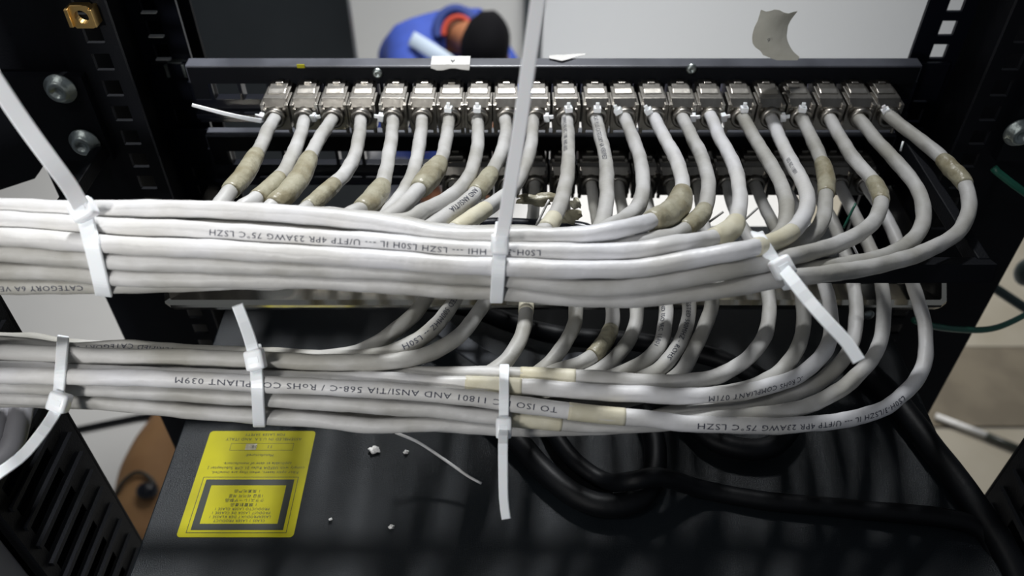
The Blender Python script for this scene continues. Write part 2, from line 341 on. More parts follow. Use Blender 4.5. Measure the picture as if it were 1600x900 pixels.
# bar swept with turned-back ends
path = [(xl - .004, .44), (xl - .004, .352), (xl + .003, .3335), (xl + .006, yb), (xr - .006, yb), (xr - .003, .3335), (xr + .004, .352), (xr + .004, .44)]
v = []; f = []; n = len(prof)
pathn = np.array(path)
for i, (x, y) in enumerate(path):
    t0 = pathn[min(i + 1, len(path) - 1)] - pathn[max(i - 1, 0)]; t0 = t0 / np.linalg.norm(t0); nn = np.array([-t0[1], t0[0]])
    for (py_, pz_) in prof: off = py_ - yb; v.append((x + nn[0] * off, y + nn[1] * off, pz_))
for i in range(len(path) - 1):
    for j in range(n): k = (j + 1) % n; f.append((i * n + j, i * n + k, (i + 1) * n + k, (i + 1) * n + j))
q = MB().add(v, f); loc_obj(q, 'tray_rim', 'tray', TB)
q = MB()
for i in range(len(slotx)):
    q = MB().box(slotx[i] - .0028, slotx[i] + .0028, .3505, .3560, zt - .004, zt - .0015); loc_obj(q, 'tooth', 'tray', TB, .0003)
loc_obj(MB().box(xl, xr, .3555, .3575, zt - .006, zt - .001), 'inner_rail', 'gloss', TB, .0004)
sc = PY(1357, 492, yb - .001); sq = blob('tray_screw', sc, (.0033, .0018, .0033), 'steel', None, 14); sq.data.transform(Matrix.Translation(-TB.location)); sq.parent = TB
# ================================================================== JACKS
def jack_proto():
    me = {}
    q = MB(); W = .0071
    q.prism([(.034, .0068), (.004, .0068), (.0, .0030), (.0, -.0128), (.034, -.0128)], -W, W); me['jack_body'] = (q, 'nickel', .0005)
    q = MB(); q.prism([(.034, .0082), (.0125, .0082), (.0085, .0074), (.0085, .0066), (.034, .0066)], -W * .74, W * .74)
    q.box(-.0022, .0022, .018, .022, .0080, .0092); me['top_latch'] = (q, 'nickel', .0004)
    q = MB()
    for s in (-1, 1):
        q.box(s * W - .0011, s * W + .0011, -.0006, .014, -.0112, .0050); q.box(s * (W - .0012) - .0010, s * (W - .0012) + .0010, -.0014, .004, .0008, .0026)
        q.tube([(s * (W - .0004), .0005, -.0112), (s * (W - .0004), .0005, -.0148)], .0012, 8)
    me['side_clip'] = (q, 'nickel', .0003)
    q = MB(); n = 22
    prof = [(.0040, .0005), (.0056, .0004), (.0058, -.0022), (.0064, -.0026), (.0064, -.0046), (.0056, -.0050), (.0050, -.0052), (.0041, -.0044), (.0039, .0)]
    vs = [(r_ * math.cos(2 * math.pi * j / n), y_, r_ * math.sin(2 * math.pi * j / n) - .0022) for r_, y_ in prof for j in range(n)]; m_ = len(prof)
    q.add(vs, [(i * n + j, i * n + (j + 1) % n, ((i + 1) % m_) * n + (j + 1) % n, ((i + 1) % m_) * n + j) for i in range(m_) for j in range(n)]); me['clamp_ring'] = (q, 'nickel', 0)
    q = MB(); q.prism([(-.0062, -.0016), (-.0022, -.0018), (-.0022, .0014), (-.0062, .0016)], -.0022, .0022); q.prism([(-.0050, .001), (-.0034, .001), (-.0036, .0042), (-.0046, .0040)], -.0011, .0011)
    me['tie_stub'] = (q, 'nylon', .0004)
    out = {}
    for k, (q, mt_, bv) in me.items():
        o = q.build(k, mt_, None, bv, smooth=(k == 'clamp_ring')); out[k] = o
    return out
proto = jack_proto()
ORD = ['first', 'second', 'third', 'fourth', 'fifth', 'sixth', 'seventh', 'eighth', 'ninth', 'tenth', 'eleventh', 'twelfth', 'thirteenth', 'fourteenth', 'fifteenth',
       'sixteenth', 'seventeenth', 'eighteenth', 'nineteenth', 'twentieth', 'twenty-first', 'twenty-second']
stub = {0: 'l', 1: 'r', 4: 'l', 6: 't', 7: 't', 9: 'r', 10: 't', 11: 't', 12: 'u', 13: 'u', 14: 'r', 15: 'r', 16: 't', 17: 'r', 18: 't', 21: 'u'}
words = {'l': 'tie stub at left', 'r': 'tie stub at right', 't': 'tie stub on top', 'u': 'tie stub at top left'}
def put_jack(x, z, label, group, st, yaw=0):
    o = empty('keystone_jack', (x, .4325, z), label, 'jack', group); o.rotation_euler[2] = yaw
    for k, p in proto.items():
        if k == 'tie_stub':
            if not st: continue
        c = p.copy(); c.parent = o; COL.objects.link(c)
        if k == 'tie_stub':
            ang = {'l': 80, 'r': -80, 't': 0, 'u': 35}[st]; R = .0068
            c.location = (-R * math.sin(math.radians(ang)), -.0005, R * math.cos(math.radians(ang)) - .0022); c.rotation_euler = (0, -math.radians(ang), random.uniform(-.2, .2))
    return o
jz1 = float(PY(700, 183, .430)[2]) + .0022
for i, x in enumerate(JX):
    st = stub.get(i)
    put_jack(x, jz1, '%s nickel jack from the left, upper patch panel%s' % (ORD[i], (', ' + words[st]) if st else ''), 'nickel jacks in the upper patch panel', st, random.uniform(-.03, .03))
JX2 = JX[6:]; 
for i, x in enumerate(JX2):
    put_jack(x, jz1 + DZ2, '%s nickel jack from the left in the shaded lower patch panel' % ORD[i], 'nickel jacks in the lower patch panel', None)
for p in proto.values(): bpy.data.objects.remove(p)
# ================================================================== CABLES
RC = .00360
BU, BL = .016, .009
UF = {1: [(430, 184), (418, 204), (409, 226), (396, 249), (381, 274), (358, 300), (347, 315), (325, 334)],
      2: [(476, 186), (470, 210), (460, 236), (448, 262), (432, 284), (412, 304), (395, 318), (370, 336)],
      3: [(520, 185), (506, 206), (494, 226), (482, 250), (468, 278), (446, 302), (426, 316), (395, 338)],
      4: [(564, 186), (561, 214), (554, 244), (540, 270), (520, 290), (500, 308), (484, 322), (440, 346)],
      5: [(614, 186), (612, 214), (607, 246), (602, 274), (596, 294), (586, 310), (570, 328), (530, 352)],
      6: [(660, 185), (657, 213), (652, 244), (645, 272), (631, 300), (610, 323), (580, 343), (530, 362)],
      7: [(702, 185), (698, 213), (692, 242), (682, 262), (664, 285), (641, 310), (615, 331), (570, 355)],
      8: [(746, 188), (747, 216), (743, 247), (733, 277), (718, 298), (697, 318), (670, 336), (625, 362)],
      9: [(790, 185), (790, 213), (781, 244), (766, 272), (748, 295), (723, 316), (689, 336), (661, 349), (610, 374)],
      10: [(833, 185), (831, 216), (826, 244), (815, 272), (800, 296), (776, 315), (753, 330), (723, 349), (695, 364), (640, 386)],
      11: [(886, 185), (888, 213), (888, 247), (886, 277), (879, 308), (869, 334), (851, 359), (815, 385)],
      12: [(932, 185), (938, 213), (946, 247), (948, 280), (948, 313), (943, 344), (930, 364), (880, 390)],
      13: [(976, 183), (989, 216), (999, 244), (1004, 272), (1004, 298), (997, 323), (979, 341), (955, 356), (900, 385)],
      14: [(1022, 183), (1036, 211), (1054, 244), (1064, 272), (1066, 298), (1059, 322), (1038, 339), (1015, 347), (1000, 352), (960, 362)],
      15: [(1066, 183), (1082, 216), (1097, 247), (1106, 280), (1106, 308), (1097, 334), (1079, 351), (1056, 367), (1026, 375), (980, 384)],
      16: [(1110, 180), (1125, 216), (1143, 249), (1153, 280), (1156, 313), (1151, 344), (1138, 362), (1112, 374), (1077, 382), (1038, 387)],
      17: [(1160, 182), (1179, 216), (1199, 249), (1217, 280), (1228, 313), (1229, 338), (1222, 364), (1195, 384), (1150, 398), (1100, 412)],
      18: [(1206, 187), (1221, 222), (1238, 256), (1255, 287), (1262, 315), (1255, 339), (1241, 359), (1217, 376), (1190, 386), (1150, 394)],
      19: [(1252, 184), (1269, 218), (1284, 253), (1291, 280), (1290, 315), (1283, 349), (1265, 370), (1235, 390), (1190, 406), (1130, 420)],
      20: [(1296, 184), (1317, 222), (1338, 253), (1362, 280), (1376, 308), (1372, 335), (1355, 356), (1320, 377), (1269, 394), (1217, 405), (1150, 418)],
      21: [(1341, 184), (1372, 222), (1407, 260), (1431, 291), (1443, 325), (1438, 359), (1414, 384), (1379, 401), (1338, 411), (1270, 420), (1180, 432)],
      22: [(1386, 178), (1414, 201), (1455, 232), (1486, 263), (1507, 287), (1514, 318), (1510, 342), (1493, 366), (1458, 387), (1414, 404), (1355, 418), (1286, 428), (1234, 433), (1170, 443)]}
XS = [1100, 1000, 900, 800, 700, 600, 450, 300, 200, 100, 0, -150, -330]
TR = {14: [330, 350, 372, 375, 373, 355, 338, 330, 330, 331, 329, 332, 336],
      16: [377, 394, 396, 396, 393, 382, 371, 360, 357, 350, 344, 345, 350],
      18: [402, 418, 421, 416, 412, 406, 399, 390, 385, 376, 369, 368, 370],
      20: [428, 446, 449, 436, 430, 424, 418, 412, 409, 402, 395, 392, 392],
      22: [453, 465, 464, 452, 446, 439, 434, 434, 434, 425, 420, 418, 418],
      21: [443, 455, 455, 445, 440, 436, 436, 440, 443, 445, 447, 446, 446]}
DU = {14: .346, 16: .340, 18: .337, 20: .340, 22: .346, 21: .350}
yA = np.array([385, 362, 372, 375, 373, 355, 338, 330, 330, 331, 329, 332, 336.]); yE = np.array(TR[22], float)
HID = {15: (.15, .3475), 17: (.42, .3465), 19: (.68, .3475),
       13: (.05, .354), 12: (.28, .354), 11: (.50, .353), 10: (.72, .354), 9: (.92, .355),
       8: (.14, .361), 7: (.36, .361), 6: (.60, .361), 5: (.82, .361),
       4: (.24, .368), 3: (.46, .368), 2: (.68, .368), 1: (.50, .375)}
def ctrl(free, bund, d0, db, pw=1.6):
    """free: traced points off the jack; bund: (x, y) in the bundle at depth db"""
    fr = np.array(free, float); s = arclen(fr); t = s / s[-1]; d = d0 + (db - d0) * (1 - (1 - t) ** pw)
    pts = [(*p, dd) for p, dd in zip(fr, d)] + [(x, y, db) for x, y in bund]
    cp = catmull(pts, 10); X = C0 + cp[:, 2:3] * (FW + RT * ((cp[:, 0:1] - 800) / F) + UP * ((450 - cp[:, 1:2]) / F)); return X
def ins(Pfree, jx, jz):
    a = np.array([[jx, .4335, jz - .0022], [jx, .4275, jz - .0024]]); return a
cabs = {}
for k, fr in UF.items():
    lx = fr[-1][0]
    if k in TR: b = [(x, y) for x, y in zip(XS, TR[k]) if x < lx - 35]; db = DU[k] - BU; wf = 1
    else: h, db = HID[k]; db -= BU; b = [(x, a + h * (e - a)) for x, a, e in zip(XS, yA, yE) if x < lx - 55]; wf = .25
    X = ctrl(fr, b, float((PY(fr[0][0], fr[0][1], .4285) - C0) @ FW), db)
    X = np.vstack([[JX[k - 1], .4345, jz1 - .0022], X]); cabs['U%d' % k] = dict(P=X, w=wf, front=k in TR)
# lower cables: traced below the upper bundle
jp2 = [float(800 + F * x / ((np.array([x, .4285, jz1 + DZ2 - .0022]) - C0) @ FW)) for x in JX2]
LF = {1: [(712, 340), (697, 410), (669, 460), (652, 486), (628, 508), (596, 532), (566, 549), (540, 558)],
      2: [(748, 350), (735, 410), (715, 460), (702, 482), (680, 510), (652, 532), (620, 548), (590, 557)],
      3: [(790, 350), (780, 410), (762, 462), (746, 490), (726, 516), (700, 538), (670, 554), (630, 564), (580, 568)],
      4: [(833, 340), (829, 410), (823, 474), (821, 504), (814, 530), (802, 552), (785, 573), (755, 595)],
      5: [(884, 340), (896, 410), (900, 482), (897, 510), (884, 536), (866, 560), (843, 582), (800, 606)],
      6: [(932, 340), (948, 410), (957, 482), (956, 510), (946, 534), (928, 558), (904, 575), (870, 587), (820, 608)],
      7: [(975, 340), (990, 410), (995, 482), (992, 510), (980, 536), (960, 560), (936, 578), (905, 593), (850, 612)],
      8: [(1016, 340), (1034, 410), (1041, 480), (1039, 510), (1033, 538), (1016, 560), (990, 578), (957, 593), (900, 612)],
      9: [(1058, 340), (1072, 410), (1077, 474), (1074, 506), (1064, 534), (1048, 560), (1026, 582), (990, 598), (930, 616)],
      10: [(1098, 340), (1112, 410), (1113, 469), (1107, 494), (1093, 527), (1077, 558), (1058, 582), (1020, 602), (950, 618)],
      11: [(1150, 335), (1184, 400), (1200, 455), (1202, 486), (1196, 522), (1179, 549), (1152, 572), (1121, 590), (1088, 599), (1050, 602), (1000, 601)],
      12: [(1200, 335), (1235, 400), (1252, 458), (1256, 491), (1254, 522), (1243, 552), (1224, 577), (1199, 594), (1165, 606), (1100, 612)],
      13: [(1250, 335), (1276, 400), (1288, 444), (1296, 474), (1299, 508), (1293, 541), (1271, 569), (1238, 591), (1199, 603), (1143, 615), (1060, 618)],
      14: [(1300, 345), (1322, 400), (1334, 447), (1338, 486), (1335, 522), (1324, 552), (1304, 577), (1277, 599), (1241, 616), (1185, 632), (1116, 640), (1060, 645)],
      15: [(1340, 345), (1364, 400), (1378, 447), (1381, 486), (1378, 522), (1366, 555), (1343, 583), (1310, 611), (1268, 633), (1227, 645), (1179, 652), (1110, 655)],
      16: [(1385, 340), (1410, 400), (1427, 447), (1438, 480), (1446, 519), (1445, 563), (1429, 597), (1404, 622), (1374, 641), (1324, 655), (1254, 662), (1171, 663), (1116, 662), (1060, 660)]}
LB = {16: [(1000, 653), (940, 648), (880, 641), (800, 630), (740, 622), (680, 615), (580, 608), (480, 602), (420, 599), (350, 595), (250, 590), (150, 588), (50, 586), (-60, 584), (-330, 580)],
      15: [(1000, 663), (920, 664), (850, 657), (800, 653), (740, 648), (680, 640), (580, 634), (480, 627), (420, 623), (350, 619), (250, 611), (150, 603), (50, 600), (-60, 598), (-330, 596)],
      14: [(980, 664), (900, 668), (820, 669), (740, 664), (680, 661), (580, 664), (480, 654), (420, 651), (350, 646), (250, 637), (150, 627), (50, 621), (-60, 618), (-330, 616)],
      13: [(1000, 614), (940, 611), (880, 607), (820, 603), (740, 600), (680, 598), (580, 592), (480, 592), (350, 588), (200, 584), (0, 574), (-330, 570)],
      11: [(940, 597), (880, 592), (820, 588), (740, 586), (680, 585), (580, 582), (480, 580), (350, 576), (200, 574), (0, 565), (-330, 560)],
      3: [(480, 566), (420, 563), (350, 561), (250, 558), (150, 560), (50, 556), (-60, 552), (-330, 550)],
      2: [(500, 565), (420, 558), (350, 555), (250, 549), (200, 545), (150, 549), (100, 554), (50, 545), (0, 540), (-60, 538), (-330, 536)],
      1: [(480, 566), (400, 563), (300, 560), (200, 553), (100, 548), (50, 538), (0, 536), (-330, 530)]}
DL = {16: .359, 15: .365, 14: .372, 13: .3655, 11: .372, 3: .366, 2: .373, 1: .380}
LT = np.array([602, 594, 590, 577, 570, 562, 558, 555, 545]); LBt = np.array([655, 660, 660, 658, 640, 628, 618, 612, 606]); LX = [900, 800, 700, 600, 420, 280, 130, 0, -330]
LH = {12: (.15, .379), 10: (.38, .379), 9: (.62, .379), 8: (.85, .379), 7: (.2, .386), 6: (.45, .386), 5: (.7, .386), 4: (.9, .386)}
for k, fr in LF.items():
    fr = [(jp2[k - 1], 288)] + fr; lx = fr[-1][0]
    if k in LB: b = LB[k]; db = DL[k] - BL; wf = 1
    else: h, db = LH[k]; db -= BL; b = [(x, a + h * (e - a)) for x, a, e in zip(LX, LT, LBt) if x < lx - 40]; wf = .25
    b = [p for p in b if p[0] < lx - 20]
    X = ctrl(fr, b, float((PY(fr[0][0], fr[0][1], .4285) - C0) @ FW), db, 1.75)
    X = np.vstack([[JX2[k - 1], .4345, jz1 + DZ2 - .0022], X]); cabs['L%d' % k] = dict(P=X, w=wf, front=k in LB)
# let neighbours push each other apart so that no sheath cuts into another
def relax(keys, it=60, step=.0065):
    Ps = [resample(cabs[k]['P'], step) for k in keys]; idx = np.concatenate([[i] * len(p) for i, p in enumerate(Ps)])
    X = np.vstack(Ps); X0 = X.copy(); w = np.concatenate([[cabs[k]['w']] * len(p) for k, p in zip(keys, Ps)])
    offs = np.concatenate([[0], np.cumsum([len(p) for p in Ps])]); same = idx[:, None] == idx[None]
    pin = np.ones(len(X))
    for i in range(len(Ps)): pin[offs[i]:offs[i] + 3] = 0; pin[offs[i] + 3:offs[i] + 7] = .4
    D = 2 * RC * 1.02
    for n in range(it):
        d = X[:, None] - X[None]; T = np.zeros_like(X)
        for i in range(len(Ps)): T[offs[i]:offs[i + 1]] = norm(np.gradient(X[offs[i]:offs[i + 1]], axis=0))
        al = np.einsum('ijk,ik->ij', d, T); d2 = (d ** 2).sum(-1); pr = np.sqrt(np.maximum(d2 - al ** 2, 1e-12))
        hit = (~same) & (np.abs(al) < step * .6) & (pr < D)
        k = np.where(hit, (D - pr) / pr * .5, 0); mv = np.einsum('ij,ijk->ik', k, d) - (k * al).sum(1)[:, None] * T
        ln = np.linalg.norm(mv, axis=1, keepdims=True); mv = mv * np.minimum(1, .0015 / (ln + 1e-9))
        X = X + .6 * mv * pin[:, None]
        back = X0 - X; lat = back - (back @ FW)[:, None] * FW; k1 = .10 if n < it * .75 else .03
        X = X + lat * (k1 * w)[:, None] + back * .004
        for i in range(len(Ps)):
            a, b = offs[i], offs[i + 1]; Dd = X[a:b] - X0[a:b]; Dd[1:-1] = .5 * Dd[1:-1] + .25 * (Dd[:-2] + Dd[2:]); X[a:b] = X0[a:b] + Dd
    for i, k in enumerate(keys): cabs[k]['Q'] = X[offs[i]:offs[i + 1]]
relax([k for k in cabs if k[0] == 'U']); relax([k for k in cabs if k[0] == 'L'])
def radial(c, s, a):
    """slightly twisted, uneven jacket: the four pairs inside show through"""
    ph = c['ph']; am = .045
    g = 1 + am * np.sin(4 * (a + s * 2 * math.pi / c['tw'] / 1.0) + ph) * (.6 + .4 * np.sin(s * 61 + ph)) + .030 * np.sin(s * 173 + ph * 3) * np.cos(a + ph) + .018 * np.sin(s * 410 + 2 * a + ph) + .018 * np.sin(s * 260 - 3 * a + 2 * ph) + .010 * np.sin(s * 700 + 5 * a)
    return RC * g
ULAB = {9: 'its print upside down', 12: 'printed along its length', 22: 'sweeping the widest loop'}
for k, c in cabs.items():
    n = int(k[1:]); up = k[0] == 'U'; c['ph'] = rng.uniform(0, 6.28); c['tw'] = rng.uniform(.16, .26)
    Q = resample(catmull(c['Q'], 4), .0024); c['R'] = Q; c['s'] = arclen(Q)
    s = c['s']; V, Fc = tube_geo(Q, lambda i, a: radial(c, s[:, None], a[None]), 16)
    o = mesh('data_cable', V, Fc, 'sheath' if (up and n in (14, 16, 18)) or (not up and n in (16, 13)) else 'sheath_mid_dim' if (up and (n < 16 or n in (20, 22))) or (not up and n in (11, 14, 15)) else 'sheath_dirty_dim')
    lab = 'grey-white data cable from the %s jack from the left, %s patch panel' % (ORD[n - 1], 'upper' if up else 'lower')
    tag(o, lab, 'cable', 'data cables of the %s bundle' % ('upper' if up else 'lower')); c['o'] = o
def to_px(P): r = P - C0; d = r @ FW; return np.stack([800 + F * (r @ RT) / d, 450 - F * (r @ UP) / d], 1)
def near(c, px, py):
    q = to_px(c['R']); return c['s'][np.argmin((q[:, 0] - px) ** 2 + (q[:, 1] - py) ** 2)]
def frame_at(c, s):
    if 'T' not in c: c['T'], c['n'], c['b'] = frames(c['R'])
    g = lambda A: np.stack([np.interp(s, c['s'], A[:, k]) for k in range(3)], 1)
    return g(c['R']), norm(g(c['T'])), norm(g(c['n'])), norm(g(c['b']))
def cable_print(key, px, py, body, size=.0030, roll=0.0, stretch=1.25):
    c = cabs[key]; s0 = near(c, px, py); V, Fc = text_flat(body, size, .08)
    if not len(V): return
    s = s0 + V[:, 0] * stretch; y = V[:, 1] - size * .35
    P, T, n, b = frame_at(c, s)
    view = norm(C0 - P); vx = (view * n).sum(1); vy = (view * b).sum(1); a0 = np.arctan2(vy, vx)
    a0 = np.median(a0) * .5 + a0 * .5
    # glyph 'up' turns towards n x T, i.e. -b
    a = a0 + roll - y / RC; R = radial(c, s, a) + .00012
    W = P + R[:, None] * (np.cos(a)[:, None] * n + np.sin(a)[:, None] * b)
    mesh('print', W, Fc, 'ink', c['o'], False)
def tape(key, p0, p1, k=1.12, mat='tape', wr=.06, ec=(0, 0)):
    wr *= .45; k = 1 + (k - 1) * .85
    c = cabs[key]; sa, sb = sorted((near(c, *p0), near(c, *p1))); n = max(4, int((sb - sa) / .0012)); s = np.linspace(sa, sb, n)
    P, T, nn, b = frame_at(c, s); a = np.linspace(0, 2 * math.pi, 24, endpoint=False); t = np.linspace(0, 1, n)
    ph = rng.uniform(0, 6, 4); env = np.sin(np.pi * t) ** .35
    G = 1.05 + (k - 1.05) * env[:, None] + wr * (k > 1.07) * (np.sin(5 * a[None] + 9 * t[:, None] + ph[0]) * .5 + np.sin(3 * a[None] - 17 * t[:, None] + ph[1]) * .5 + .4 * np.sin(31 * t[:, None] + 2 * a[None] + ph[2])) * env[:, None]
    G = np.maximum(G, 1.045); R = RC * G
    P = P + (nn * ec[0] + b * ec[1]) * RC * env[:, None]
    V = P[:, None] + R[..., None] * (np.cos(a)[None, :, None] * nn[:, None] + np.sin(a)[None, :, None] * b[:, None]); seg = 24
    f = [(i * seg + j, i * seg + (j + 1) % seg, (i + 1) * seg + (j + 1) % seg, (i + 1) * seg + j) for i in range(n - 1) for j in range(seg)]
    f += [tuple(range(seg - 1, -1, -1)), tuple(range((n - 1) * seg, n * seg))]
    mesh('tape_wrap', V.reshape(-1, 3), f, mat, c['o'])
for a in [('U1', (402, 240), (360, 298), 1.35, 'tape', .08), ('U2', (436, 280), (404, 311), 1.12, 'tape', .05), ('U3', (484, 246), (420, 320), 1.45, 'tape', .12),
          ('U4', (522, 288), (480, 325), 1.14, 'tape', .04), ('U5', (597, 290), (566, 331), 1.5, 'tape', .1), ('U7', (688, 256), (655, 296), 1.7, 'tape', .14),
          ('U9', (768, 269), (742, 301), 1.35, 'tape', .1), ('U10', (757, 327), (705, 358), 1.15, 'tape_pale', .05), ('U11', (864, 340), (850, 360), 1.12, 'tape_pale', .08),
          ('U14', (1066, 300), (1015, 347), 1.75, 'tape', .13), ('U15', (1100, 328), (1068, 357), 1.22, 'tape', .08), ('U16', (1152, 346), (1112, 374), 1.4, 'tape_pale', .1),
          ('U18', (1238, 362), (1180, 389), 1.08, 'tape_pale', .03), ('U19', (1284, 255), (1291, 305), 1.28, 'tape', .12), ('U20', (1364, 282), (1377, 315), 1.2, 'tape', .1),
          ('U22', (1474, 250), (1508, 292), 1.3, 'tape', .12), ('L4', (823, 450), (821, 490), 1.08, 'tape_pale', .0), ('L6', (956, 512), (924, 561), 1.2, 'tape', .08),
          ('L11', (895, 594), (815, 588), 1.10, 'tape_pale', .04), ('L13', (812, 603), (727, 600), 1.06, 'tape_pale', 0), ('L16', (975, 651), (885, 641), 1.07, 'tape_pale', .01),
          ('L15', (882, 661), (803, 653), 1.16, 'tape_pale', .07)]: tape(*a)
cable_print('U9', 738, 303, 'AND ANSI/TIA', .0036, .3)
cable_print('U11', 887, 190, '500MHZ ISO IEC 11801 AND ANSI', .0030, .45)
cable_print('U12', 933, 190, 'CAT PLUS CATEGORY 6A VERIFIED', .0034, .1)
cable_print('U18', 1236, 255, 'ISO IEC 11801', .0028, .2)
cable_print('U16', 845, 397, 'LS0H-3 --- HHI --- LSZH LS0H IL --- U/FTP 4PR 23AWG 75°C LSZH', .0032, -.15)
cable_print('U21', 135, 446, 'CATEGORY 6A VERIFIED', .0030, -.35)
cable_print('L2', 715, 462, 'TESTED 500MHZ -- LS0H', .0036, .1)
cable_print('L8', 1041, 478, 'AND ISO IEC 11801', .0030, .45)
cable_print('L9', 1077, 476, 'TESTED 500MHZ - ROHS', .0032, .1)
cable_print('L13', 1245, 588, '-C RoHS COMPLIANT 071M', .0033, -.45)
cable_print('L16', 1405, 622, 'LS0H-3/LSZH IL --- U/FTP 4PR 23AWG 75°C LSZH', .0034, -.3, 1.5)
cable_print('L16', 866, 640, 'TO ISO IEC 11801 AND ANSI/TIA 568-C / RoHS COMPLIANT 039M', .0034, -.1, 1.45)
cable_print('L2', 280, 551, 'VERIFIED CATEGORY 6A', .0030, .2)
# ================================================================== ZIP TIES
def hull(pts):
    pts = sorted(map(tuple, pts)); out = []
    for seq in (pts, pts[::-1]):
        h = []
        for p in seq:
            while len(h) > 1 and (h[-1][0] - h[-2][0]) * (p[1] - h[-2][1]) - (h[-1][1] - h[-2][1]) * (p[0] - h[-2][0]) <= 0: h.pop()
            h.append(p)
        out += h[:-1]
    return np.array(out)
def tie(kind, xt, xb, y0, y1, wdt, head, tailp, label, th=.0012, hs=(.0078, .0060, .0085), hang=0, grow=1.0):
    """band round the bundle; (xt,y0)-(xb,y1): where its front runs; tail: [(px,py,depth)]"""
    pts = []
    for k, c in cabs.items():
        if k[0] != kind: continue
        q = to_px(c['R']); dd = (c['R'] - C0) @ FW
        f = q[:, 0] - (xt + (xb - xt) * (q[:, 1] - y0) / (y1 - y0)); sg = np.where(np.diff(np.sign(f)) != 0)[0]
        for i in sg:
            p = c['R'][i]
            if y0 - 4 < q[i, 1] < y1 + 4: pts.append(((p - C0) @ UP, (p - C0) @ FW, q[i, 1]))
    P2 = np.array([(a + (RC * 1.06 + .0007) * math.cos(t), b + (RC * 1.06 + .0007) * math.sin(t)) for a, b, _ in pts for t in np.linspace(0, 6.283, 14)])
    h = hull(P2); h = np.vstack([h, h[:1]]); L = resample(h, .0016)
    for _ in range(3): L = .5 * L + .25 * (np.roll(L[:-1], 1, 0)[list(range(len(L) - 1)) + [0]] + np.vstack([L[1:], L[1]]))
    W = []
    for a, b in L:
        py = 450 - F * a / b; t = (py - y0) / (y1 - y0); px = xt + (xb - xt) * t; W.append(C0 + FW * b + UP * a + RT * ((px - 800) / F * b))
    W = np.array(W); cen = W[:-1].mean(0); n = W - cen; n[:, 0] = 0; n = norm(n)
    o = empty('cable_tie', cen, label, 'cable tie', 'white nylon cable ties')
    V, Fc = ribbon(W, n, wdt, th); q = MB().add(V, Fc); loc_obj(q, 'band', 'nylon', o)
    hx, hy = head; dfront = min(L[:, 1][np.abs(450 - F * L[:, 0] / L[:, 1] - hy) < 18], default=min(L[:, 1])) - .0012
    hc = PD(hx, hy, dfront - hs[1] * .35)
    q = MB().box(-hs[0] / 2, hs[0] / 2, -hs[2] / 2, hs[2] / 2, -hs[1] / 2, hs[1] / 2)
    ho = q.build('head', 'nylon', o, hs[1] * .22, smooth=True)
    Mx = Matrix((RT, UP, -FW)).transposed() @ Matrix.Rotation(hang, 3, 'Z'); ho.matrix_local = Matrix.Translation(Vector(hc) - o.location) @ Mx.to_4x4()
    q = MB().box(-hs[0] * .27, hs[0] * .27, -hs[2] * .16, hs[2] * .16, hs[1] * .45, hs[1] * .53); so = q.build('slot', 'nylon', ho, .0001)
    tp = np.array([PD(hx, hy, dfront - hs[1] * .3)] + [PD(p[0], p[1], p[2] - (BU if kind == 'U' else BL)) for p in tailp]); tp = resample(catmull(tp, 8), .004)
    V, Fc = ribbon(tp, norm(C0 - tp), wdt * .98, th, wdt * .86); q = MB().add(V, Fc); loc_obj(q, 'tail', 'nylon', o)
    return o
tie('U', 128, 162, 318, 460, .0062, (130, 328), [(108, 290, .316), (80, 252, .305), (35, 190, .292), (-25, 100, .275), (-90, 0, .26)], 'white cable tie round the upper bundle at far left, long tail rising up-left', hang=.5, hs=(.0088, .0066, .0078))
tie('U', 783, 776, 364, 466, .0052, (781, 382), [(788, 350, .322), (799, 280, .306), (812, 200, .290), (826, 100, .272), (841, 0, .256), (850, -70, .245)], 'white cable tie round the middle of the upper bundle, tail rising past the panel', hs=(.0068, .0062, .0080))
tie('U', 1186, 1232, 370, 447, .0052, (1222, 418), [(1240, 440, .326), (1262, 468, .322), (1292, 502, .318), (1322, 534, .315), (1342, 564, .313)], 'white cable tie at the right end of the upper bundle, tail hanging down-right', hang=.5, hs=(.0082, .0062, .0082))
tie('L', 399, 405, 548, 664, .0052, (399, 562), [(395, 545, .352), (388, 522, .348), (380, 500, .344), (371, 477, .341)], 'white cable tie round the lower bundle with a short tail pointing up', hang=.2)
tie('L', 788, 787, 582, 672, .0042, (787, 668), [(786, 690, .345), (786, 730, .342), (787, 780, .340), (791, 811, .338)], 'white cable tie round the lower bundle with its tail hanging straight down', hs=(.0066, .0058, .0088))
tie('L', 98, 90, 536, 634, .0048, (93, 628), [(86, 645, .352), (66, 675, .345), (35, 712, .338), (-5, 742, .33), (-60, 785, .32)], 'white cable tie at the left of the lower bundle, tail running down-left', hang=-.3, hs=(.0080, .0062, .0080))
# loose thin tie tail at the upper left jack
tp = resample(catmull([PD(408, 189, .487), PD(380, 184, .480), (PD(345, 176, .475)), PD(300, 164, .47)], 8), .004)
V, Fc = ribbon(tp, norm(C0 - tp), .0026, .0010, .0018); o = mesh('thin_cable_tie', V, Fc, 'nylon', None, False); tag(o, 'thin white cable tie tail sticking left from the first jack', 'cable tie')
